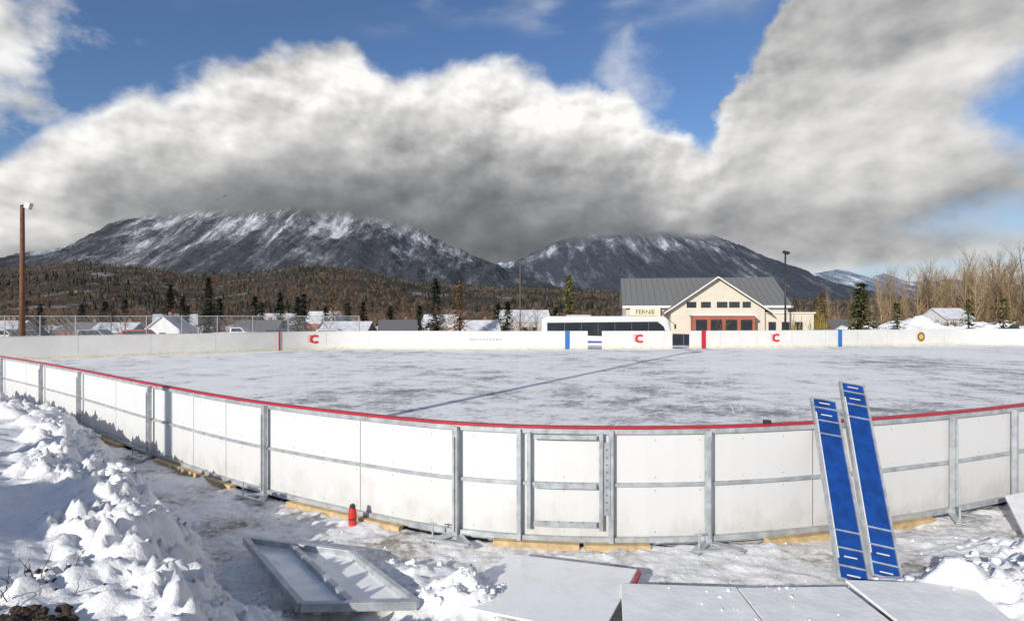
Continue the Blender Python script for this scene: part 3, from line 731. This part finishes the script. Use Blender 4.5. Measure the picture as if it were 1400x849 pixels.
# ------------------------------------------------------------------ trees
M_tree=attr_mat('tree_foliage',.85,.4,3)
M_cbark=simple('conifer_bark',(.10,.07,.05),.9)
def conifer(x,y,z,h,r,seed,green=(.035,.06,.03),name='pine_tree',dens=1.0,gap=.0,bare=.06,leaf=.26):
    rnd=random.Random(seed); mb=MB()
    E=empty(name,(x,y,z))
    tb=MB(); tb.seg((0,0,0),(0,0,h*.95),h*.018+.05,.02,8); tb.obj('trunk',M_cbark,E)
    lv=int(h*4.2*dens)
    for i in range(lv):
        f=bare+(1-bare)*(i+rnd.random())/lv; zz=h*f
        rad=r*((1-f)**.75)*(.65+.5*rnd.random())+.08
        if f<.2: rad*=.75+f
        for k in range(7):
            if rnd.random()<gap: continue
            an=rnd.uniform(0,6.283); rr=rad*rnd.uniform(.7,1.15); m_=max(2,int(rr/(leaf*1.1)))
            for j in range(m_):
                q=(j+.6)/m_; px=math.cos(an)*rr*q; py=math.sin(an)*rr*q; pz=zz-.28*rr*q*q+.1*rnd.random()
                sz=leaf*(1.15-.5*q)*rnd.uniform(.7,1.3)
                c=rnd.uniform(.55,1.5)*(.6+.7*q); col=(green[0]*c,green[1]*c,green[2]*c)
                for _ in range(2):
                    d=Vector((math.cos(an)+rnd.gauss(0,.5),math.sin(an)+rnd.gauss(0,.5),rnd.gauss(-.05,.35)))*sz
                    s_=Vector((-d.y,d.x,rnd.gauss(0,.2)*sz)).normalized()*sz*.42
                    c0=Vector((px,py,pz)); mb.add([c0-s_,c0+s_,c0+d*1.3],[(0,1,2)],col)
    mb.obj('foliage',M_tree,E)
gz=lambda x,y: ground_h(x,y)[0]-.1
CT=[(-76,130,13.3,2.9),(-67.4,130,14.7,3.2),(-55,125,10.5,2.6),(-94,135,9.5,2.6),(-88,133,10,2.7),(-72,128,10.5,2.5),(-61,122,10,2.6),(-51.5,130,11.5,2.7),(-48,131,10.5,2.5),(-45.5,128,11,2.6),(-30.5,120,9.0,2.5),(-13,100,10.6,2.9),(-3,128,9.0,2.4),(-1,135,9.5,2.6),(-103,140,9,2.6),(-83,122,7.5,2.2),(-70,126,8.5,2.4),(-36,128,9.2,2.4),(-26,125,8.2,2.3),(9,120,8.,2.2),(-115,138,10,2.6),(-108,134,9,2.4),(-57,133,9,2.4),(-42,132,8.5,2.3),(-20,126,8.5,2.3)]
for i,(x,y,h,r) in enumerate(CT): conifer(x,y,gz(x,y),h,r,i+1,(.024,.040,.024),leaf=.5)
conifer(-38.5,126,gz(-38.5,126),11.3,2.4,41,(.24,.16,.04),'larch_tree',.8,.2,leaf=.4)
conifer(-7.6,85,gz(-7.4,85),8.4,2.6,42,(.28,.15,.06),'larch_tree',.9,.12,leaf=.36)
conifer(6.4,65,gz(6.4,65),7.9,2.3,43,(.22,.22,.055),'pine_tree',1.0,.1,.16,leaf=.34)
conifer(37.0,62,gz(37,62),7.0,2.9,44,(.115,.13,.035),'pine_tree',1.3,.0,leaf=.42)
conifer(42.8,65,gz(42.8,65),5.0,1.8,45,(.10,.12,.035)); conifer(48.4,62,gz(48.4,62),5.2,1.7,46,(.11,.13,.04)); conifer(48.7,58,gz(48.7,58),5.2,1.9,47,(.12,.14,.04))
conifer(40.5,78,gz(40.5,78),5.8,1.2,48,(.28,.19,.05),'larch_tree'); conifer(42,79,gz(42,79),7.0,1.5,49,(.28,.19,.05),'larch_tree')
def bare_template(seed,h,spread,levels=5,kids=3,vertical=.35,ns=3,top=.62,wander=.10,shorten=1.0):
    rnd=random.Random(seed); mb=MB()
    def br(p,d,Ln,r,l,segs_=None):
        segs_=segs_ or (3 if l>2 else 2)
        for k in range(segs_):
            d2=(d+Vector((rnd.gauss(0,wander),rnd.gauss(0,wander),rnd.gauss(.02,.05)))).normalized()
            q=p+d2*Ln/segs_; r2=r*(.82)
            mb.seg(p,q,r,r2,ns if l<4 else 5,caps=False)
            if l>0:
                for _ in range(kids if k>0 or l<levels else 1):
                    a=rnd.uniform(0,6.283); s_=spread*rnd.uniform(.6,1.2)
                    nd=(d2+Vector((math.cos(a)*s_,math.sin(a)*s_,vertical*rnd.random()))).normalized()
                    br(q,nd,Ln*rnd.uniform(.42,.62)*(shorten if l==levels-1 else 1),r2*.5,l-1)
            p,d,r=q,d2,r2
    br(Vector((0,0,0)),Vector((0,0,1)),h*top,h*.012,levels-1,None if top<.7 else 7)
    V=np.array(mb.V); V[:,2]*=h/V[:,2].max(); return V,mb.F
def bare_mass(name,items,temps,colf,thick=1.0,parent=None):
    VV=[];FF=[];CC=[];o=0
    for (x,y,z,s) in items:
        tv,tf=random.choice(temps); a=random.uniform(0,6.28); c_,s_=math.cos(a),math.sin(a)
        A=tv@np.array([[c_,-s_,0],[s_,c_,0],[0,0,1]]).T*s+np.array([x,y,z])
        VV.append(A); FF+=[tuple(i+o for i in f) for f in tf]; o+=len(A); c=colf(); CC.append(np.tile(c,(len(A),1)))
    return mesh_obj(name,np.vstack(VV),FF,M_tree,parent,False,np.vstack(CC))
T1=[bare_template(s,10,.75,4,3,.3) for s in (1,2,3,4)]
# tall slim cottonwoods: full-height leader with short ascending limbs
T2=[bare_template(s,20,.55,3,4,.5,3,.92,.035,.32) for s in (5,6,7,8)]
print('T2',len(T2[0][0]))
brown=lambda:(np.array([.18,.12,.087])*random.uniform(.6,1.35)).tolist()
it=[]
for _ in range(170):
    y=random.uniform(122,300); px=random.uniform(-.95,.22); x=px*y
    it.append((x,y,gz(x,y),random.uniform(.6,1.1)))
for _ in range(14):
    y=random.uniform(95,110); x=random.uniform(-.9,.1)*y; it.append((x,y,gz(x,y),random.uniform(.5,.75)))
for _ in range(30):
    y=random.uniform(150,260); x=random.uniform(.45,.95)*y; it.append((x,y,-3.0,random.uniform(.6,.95)))
bare_mass('town_trees',it,T1,brown)
tan=lambda:(np.array([.34,.245,.145])*random.uniform(.55,1.25)).tolist()
it=[]
def pop(px0,px1,y0,y1,n,s0,s1):
    for _ in range(n):
        y=random.uniform(y0,y1); x=(random.uniform(px0,px1))*y; it.append((x,y,-2.5,random.uniform(s0,s1)))
pop(.77,.90,135,175,75,.75,1.15); pop(.69,.765,150,185,45,.7,1.02); pop(.63,.68,165,190,18,.7,.98); pop(.52,.69,200,260,22,.5,.75)
bare_mass('poplar_trees',it,T2,tan)
bare_mass('small_bare_tree',[(25.5,72,-1.5,.42)],T1,brown); bare_mass('bare_tree',[(-57.5,63,-1.4,.99)],T1,brown)
def shrub_mass(name,cx,cy,w,d,h,col,n,z=-1.5):
    mb=MB()
    for _ in range(n):
        x=cx+random.uniform(-w/2,w/2); y=cy+random.uniform(-d/2,d/2); hh=h*random.uniform(.5,1.05)
        b0=Vector((x,y,z))
        for k in range(9):
            tip=b0+Vector((random.gauss(0,.28),random.gauss(0,.28),hh*random.uniform(.5,1)))
            s_=Vector((random.uniform(.03,.08),0,0)); mid=b0.lerp(tip,.55)+Vector((random.gauss(0,.1),0,0)); c=random.uniform(.5,1.4)
            mb.add([b0-s_*.3,mid-s_,tip,mid+s_],[(0,1,2,3)],tuple(v*c for v in col))
    mb.obj(name,M_tree)
shrub_mass('hedge',37.8,76,4.5,3,4.6,(.28,.21,.06),320)
shrub_mass('shrubs',95,120,90,30,4.5,(.15,.11,.065),1500,-2.6)
shrub_mass('shrubs',-45,138,190,18,4.4,(.11,.08,.06),1400,-4.5)

# ------------------------------------------------------------------ forested foothill + mountains
def field(name,xs,ys,zf,mat,cf=None):
    V=[];C=[]
    for y in ys:
        for x in xs:
            z=zf(x,y); V.append((x,y,z))
            if cf: C.append(cf(x,y,z))
    nx=len(xs); F=[(j*nx+i,j*nx+i+1,(j+1)*nx+i+1,(j+1)*nx+i) for j in range(len(ys)-1) for i in range(nx-1)]
    return mesh_obj(name,V,F,mat,None,True,C if cf else None)
# ploughed snow heaps behind the far boards
field('snow_mound',[float(v) for v in np.arange(38,70,.5)],[float(v) for v in np.arange(67,84,.5)],
      lambda x,y:-1.7+(2.2+1.6*fbm(x/5,y/5,3,4)+.5*billow(x,y,2,.5,3))*math.exp(-((y-75)/5)**4)*sstep(38,44,x)*(1-sstep(64,70,x)),M_snow)
HXx=[-1600,-1275,-1050,-960,-855,-750,-645,-525,-405,-300,-210,-75,0,150,240,450,600,750,1050,1600]
HXz=[98,95,92,100,110,98,78,86,102,90,68,60,57,52,46,38,34,30,24,24]
def hill_z(x,y):
    H=float(np.interp(x*1200/max(y,600),HXx,HXz)); f=sstep(330,1250,y)
    return -5.0+H*f*(1+.10*fbm(x/160,y/160,0,4))+6*fbm(x/90,y/90,3,3)*sstep(350,600,y)
M_hill,nt,b=nt_mat('hillside')
P=geo_pos(nt); a=noise_node(nt,P,.012,6,.6); c=noise_node(nt,P,.15,6,.7)
col=mixc(nt,ramp(nt,c,[(.4,0),(.65,1)]),(.055,.048,.042),(.115,.088,.068))
nt.links.new(mixc(nt,ramp(nt,a,[(.59,0),(.65,.6)]),col,(.45,.46,.5)),b.inputs['Base Color']); b.inputs['Roughness'].default_value=.95; b.inputs['Specular IOR Level'].default_value=.1
bump(nt,b,c,1,6)
field('foothill_terrain',np.linspace(-1700,1700,150),np.concatenate([np.linspace(330,1300,60),[1500,1800]]),lambda x,y:hill_z(x,min(y,1300))*(1 if y<=1300 else .8),M_hill)
VV=[];FF=[];CC=[];o=0
def add_trees(n,y0,y1,conf_p):
    global o
    for _ in range(n):
        y=math.sqrt(random.uniform(y0*y0,y1*y1)); x=random.uniform(-.98,.98)*y
        if fbm(x/120,y/120,21,3)>.42: continue
        z=hill_z(x,y)-.5
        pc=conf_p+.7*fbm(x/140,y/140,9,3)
        hz=.012*sstep(500,1300,y)  # distance haze, mixed into the tree colours
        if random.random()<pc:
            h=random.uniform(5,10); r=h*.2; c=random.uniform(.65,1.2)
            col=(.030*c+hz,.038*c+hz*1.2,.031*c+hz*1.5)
            V=[];F=[]
            for t_ in range(3):
                z0=h*(.08+.27*t_); z1=min(h,z0+h*.5); rr=r*(1-.26*t_)
                b0=len(V); a0=random.random()*3
                for k in range(5): V.append((rr*math.cos(a0+k*1.257)*random.uniform(.7,1.2),rr*math.sin(a0+k*1.257)*random.uniform(.7,1.2),z0+random.uniform(-.4,.4)))
                V.append((0,0,z1)); F+=[(b0+k,b0+(k+1)%5,b0+5) for k in range(5)]
        else:
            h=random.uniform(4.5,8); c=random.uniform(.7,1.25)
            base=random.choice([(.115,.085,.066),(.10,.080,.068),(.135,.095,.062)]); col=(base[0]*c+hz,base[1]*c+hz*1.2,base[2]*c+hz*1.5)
            V=[];F=[]
            for k in range(9):
                an=random.uniform(0,6.28); sp=random.uniform(.05,.36)*h; zz=random.uniform(.6,1)*h
                tx,ty=math.cos(an)*sp,math.sin(an)*sp; w=random.uniform(.25,.6); b0=len(V)
                V+=[(0,0,h*.1),(tx*.6-w*.6,ty*.6,zz*.6),(tx,ty,zz),(tx*.6+w*.6,ty*.6,zz*.65)]; F.append((b0,b0+1,b0+2,b0+3))
        A=np.array(V)+np.array([x,y,z]); VV.append(A); FF.extend([tuple(i+o for i in f) for f in F]); CC.append(np.tile(col,(len(V),1))); o+=len(V)
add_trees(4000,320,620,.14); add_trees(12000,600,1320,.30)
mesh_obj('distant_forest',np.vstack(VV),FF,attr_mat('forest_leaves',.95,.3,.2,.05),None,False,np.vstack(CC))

def mtn_mat(name,forest,rock,snow,fade=None,sc=1.0,haze=(.0,.0,.0)):
    m_,nt,b=nt_mat(name)
    a=nt.nodes.new('ShaderNodeAttribute'); a.attribute_name='Col'
    sp=nt.nodes.new('ShaderNodeSeparateColor'); nt.links.new(a.outputs['Color'],sp.inputs[0])
    n1=noise_node(nt,geo_pos(nt,(1,.16,.10)),.013*sc,9,.68)      # gully streaks running downhill
    n2=noise_node(nt,geo_pos(nt),.07*sc,5,.8)
    n3=noise_node(nt,geo_pos(nt),.0030*sc,4,.5)
    base=mixc(nt,ramp(nt,n2,[(.38,0),(.62,1)]),forest,rock)
    s=mm(nt,'ADD',sp.outputs[0],mm(nt,'MULTIPLY',mm(nt,'SUBTRACT',n1,.5),2.8))
    s=mm(nt,'ADD',s,mm(nt,'MULTIPLY',mm(nt,'SUBTRACT',n2,.5),1.0))
    s=mm(nt,'ADD',s,mm(nt,'MULTIPLY',mm(nt,'SUBTRACT',n3,.5),1.0))
    f=ramp(nt,s,[(.06,0),(.36,.20),(.52,.44),(.66,1)])
    nt.links.new(mixc(nt,f,base,snow),b.inputs['Base Color']); b.inputs['Roughness'].default_value=.95; b.inputs['Specular IOR Level'].default_value=0
    b.inputs['Emission Color'].default_value=(*haze,1); b.inputs['Emission Strength'].default_value=1  # aerial haze painted on as a faint bluish glow of the slopes
    bump(nt,b,mm(nt,'ADD',mm(nt,'MULTIPLY',n2,.4),mm(nt,'MULTIPLY',n1,2.0)),1,16/sc)
    if fade:
        z=nt.nodes.new('ShaderNodeSeparateXYZ'); nt.links.new(geo_pos(nt),z.inputs[0])
        nn=noise_node(nt,geo_pos(nt,(1,1,.8)),.0022,4,.5)
        zz=mm(nt,'ADD',z.outputs[2],mm(nt,'MULTIPLY',mm(nt,'SUBTRACT',nn,.5),fade[2]))
        mr=nt.nodes.new('ShaderNodeMapRange'); mr.interpolation_type='SMOOTHSTEP'; nt.links.new(zz,mr.inputs[0]); mr.inputs[1].default_value=fade[0]; mr.inputs[2].default_value=fade[1]
        tr_=nt.nodes.new('ShaderNodeBsdfTransparent'); mxs=nt.nodes.new('ShaderNodeMixShader')
        nt.links.new(mr.outputs[0],mxs.inputs[0]); nt.links.new(b.outputs[0],mxs.inputs[1]); nt.links.new(tr_.outputs[0],mxs.inputs[2])
        nt.links.new(mxs.outputs[0],nt.nodes['Material Output'].inputs['Surface'])
    return m_
def mountain(name,tab,yc,depth,mat,nxs,nys,spur,seed,snow_fn,amp=.16):
    X=[p[0] for p in tab];Z=[p[1] for p in tab]; H=max(Z)
    cache={}
    def rid(x,y):
        w=.30*fbm(x/spur*.5,y/spur*.3,seed+5,3)
        return noise.ridged_multi_fractal(Vector((x/spur+w,y/(spur*3.6),seed)),1.0,2.1,4,1.0,2.0)
    def zf(x,y):
        f=(y-(yc-depth))/depth
        if f>1: f2=max(0,1-(f-1)*1.5); return -20+(float(np.interp(x,X,Z))+20)*f2
        f=max(0,f); p=float(np.interp(x,X,Z)); prof=f**1.2
        r=rid(x,y)-1.0; cache[(x,y)]=r
        return -20+(p+20)*prof + r*amp*H*.55*f**.7*(1-.8*f**8)+ .012*H*fbm(x/60,y/60,seed,4)*min(1,f*3)
    def cf(x,y,z):
        r=cache.get((x,y),0); s=snow_fn(x,y,z,r,H); return (s,s,s)
    xs_=np.linspace(X[0],X[-1],nxs); ys_=np.concatenate([np.linspace(yc-depth,yc,nys),[yc+depth*.2,yc+depth*.6]])
    return field(name,[float(v) for v in xs_],[float(v) for v in ys_],zf,mat,cf)
m1t=[(-4781,281),(-3937,360),(-3740,430),(-3375,510),(-2981,640),(-2812,760),(-2419,900),(-2081,1000),(-1575,1040),(-1181,980),(-956,845),(-788,710),(-562,575),(-281,440),(0,310),(337,200),(675,112),(1125,0)]
m2t=[(-1500,0),(-750,230),(-450,375),(-75,487),(150,610),(525,770),(975,910),(1500,940),(1950,870),(2325,700),(2625,550),(2925,390),(3225,255),(3750,112),(4500,37)]
m3t=[(-14000,900),(-12750,1050),(-10500,1200),(-9600,1350),(-8700,1200),(-6000,750),(-1500,825),(-300,1110),(450,1170),(1500,975),(4500,600),(5850,800),(6450,880),(7050,960),(7500,760),(7950,880),(8400,700),(9450,760),(10500,640),(12500,600)]
snow1=lambda x,y,z,r,H: .08+.42*sstep(.22*H,.65*H,z)-.28*max(-.8,min(.8,r))-.45*sstep(.30*H,0,z)+(.2 if x<-3300 else 0)
snow2=lambda x,y,z,r,H: .0+.36*sstep(.35*H,.80*H,z)-.24*max(-.8,min(.8,r))-.25*sstep(.3*H,0,z)
snow3=lambda x,y,z,r,H: .22+.35*sstep(.3*H,.8*H,z)-.2*max(-.8,min(.8,r))
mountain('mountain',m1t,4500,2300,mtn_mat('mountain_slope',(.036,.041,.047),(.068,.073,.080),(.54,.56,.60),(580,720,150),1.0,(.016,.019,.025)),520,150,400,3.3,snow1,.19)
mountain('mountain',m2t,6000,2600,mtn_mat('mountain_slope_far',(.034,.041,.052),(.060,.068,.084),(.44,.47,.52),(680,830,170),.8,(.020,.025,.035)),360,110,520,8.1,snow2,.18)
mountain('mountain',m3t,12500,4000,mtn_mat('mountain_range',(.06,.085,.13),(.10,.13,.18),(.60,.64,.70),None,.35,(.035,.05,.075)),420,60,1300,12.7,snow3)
print('objects',len(bpy.data.objects))
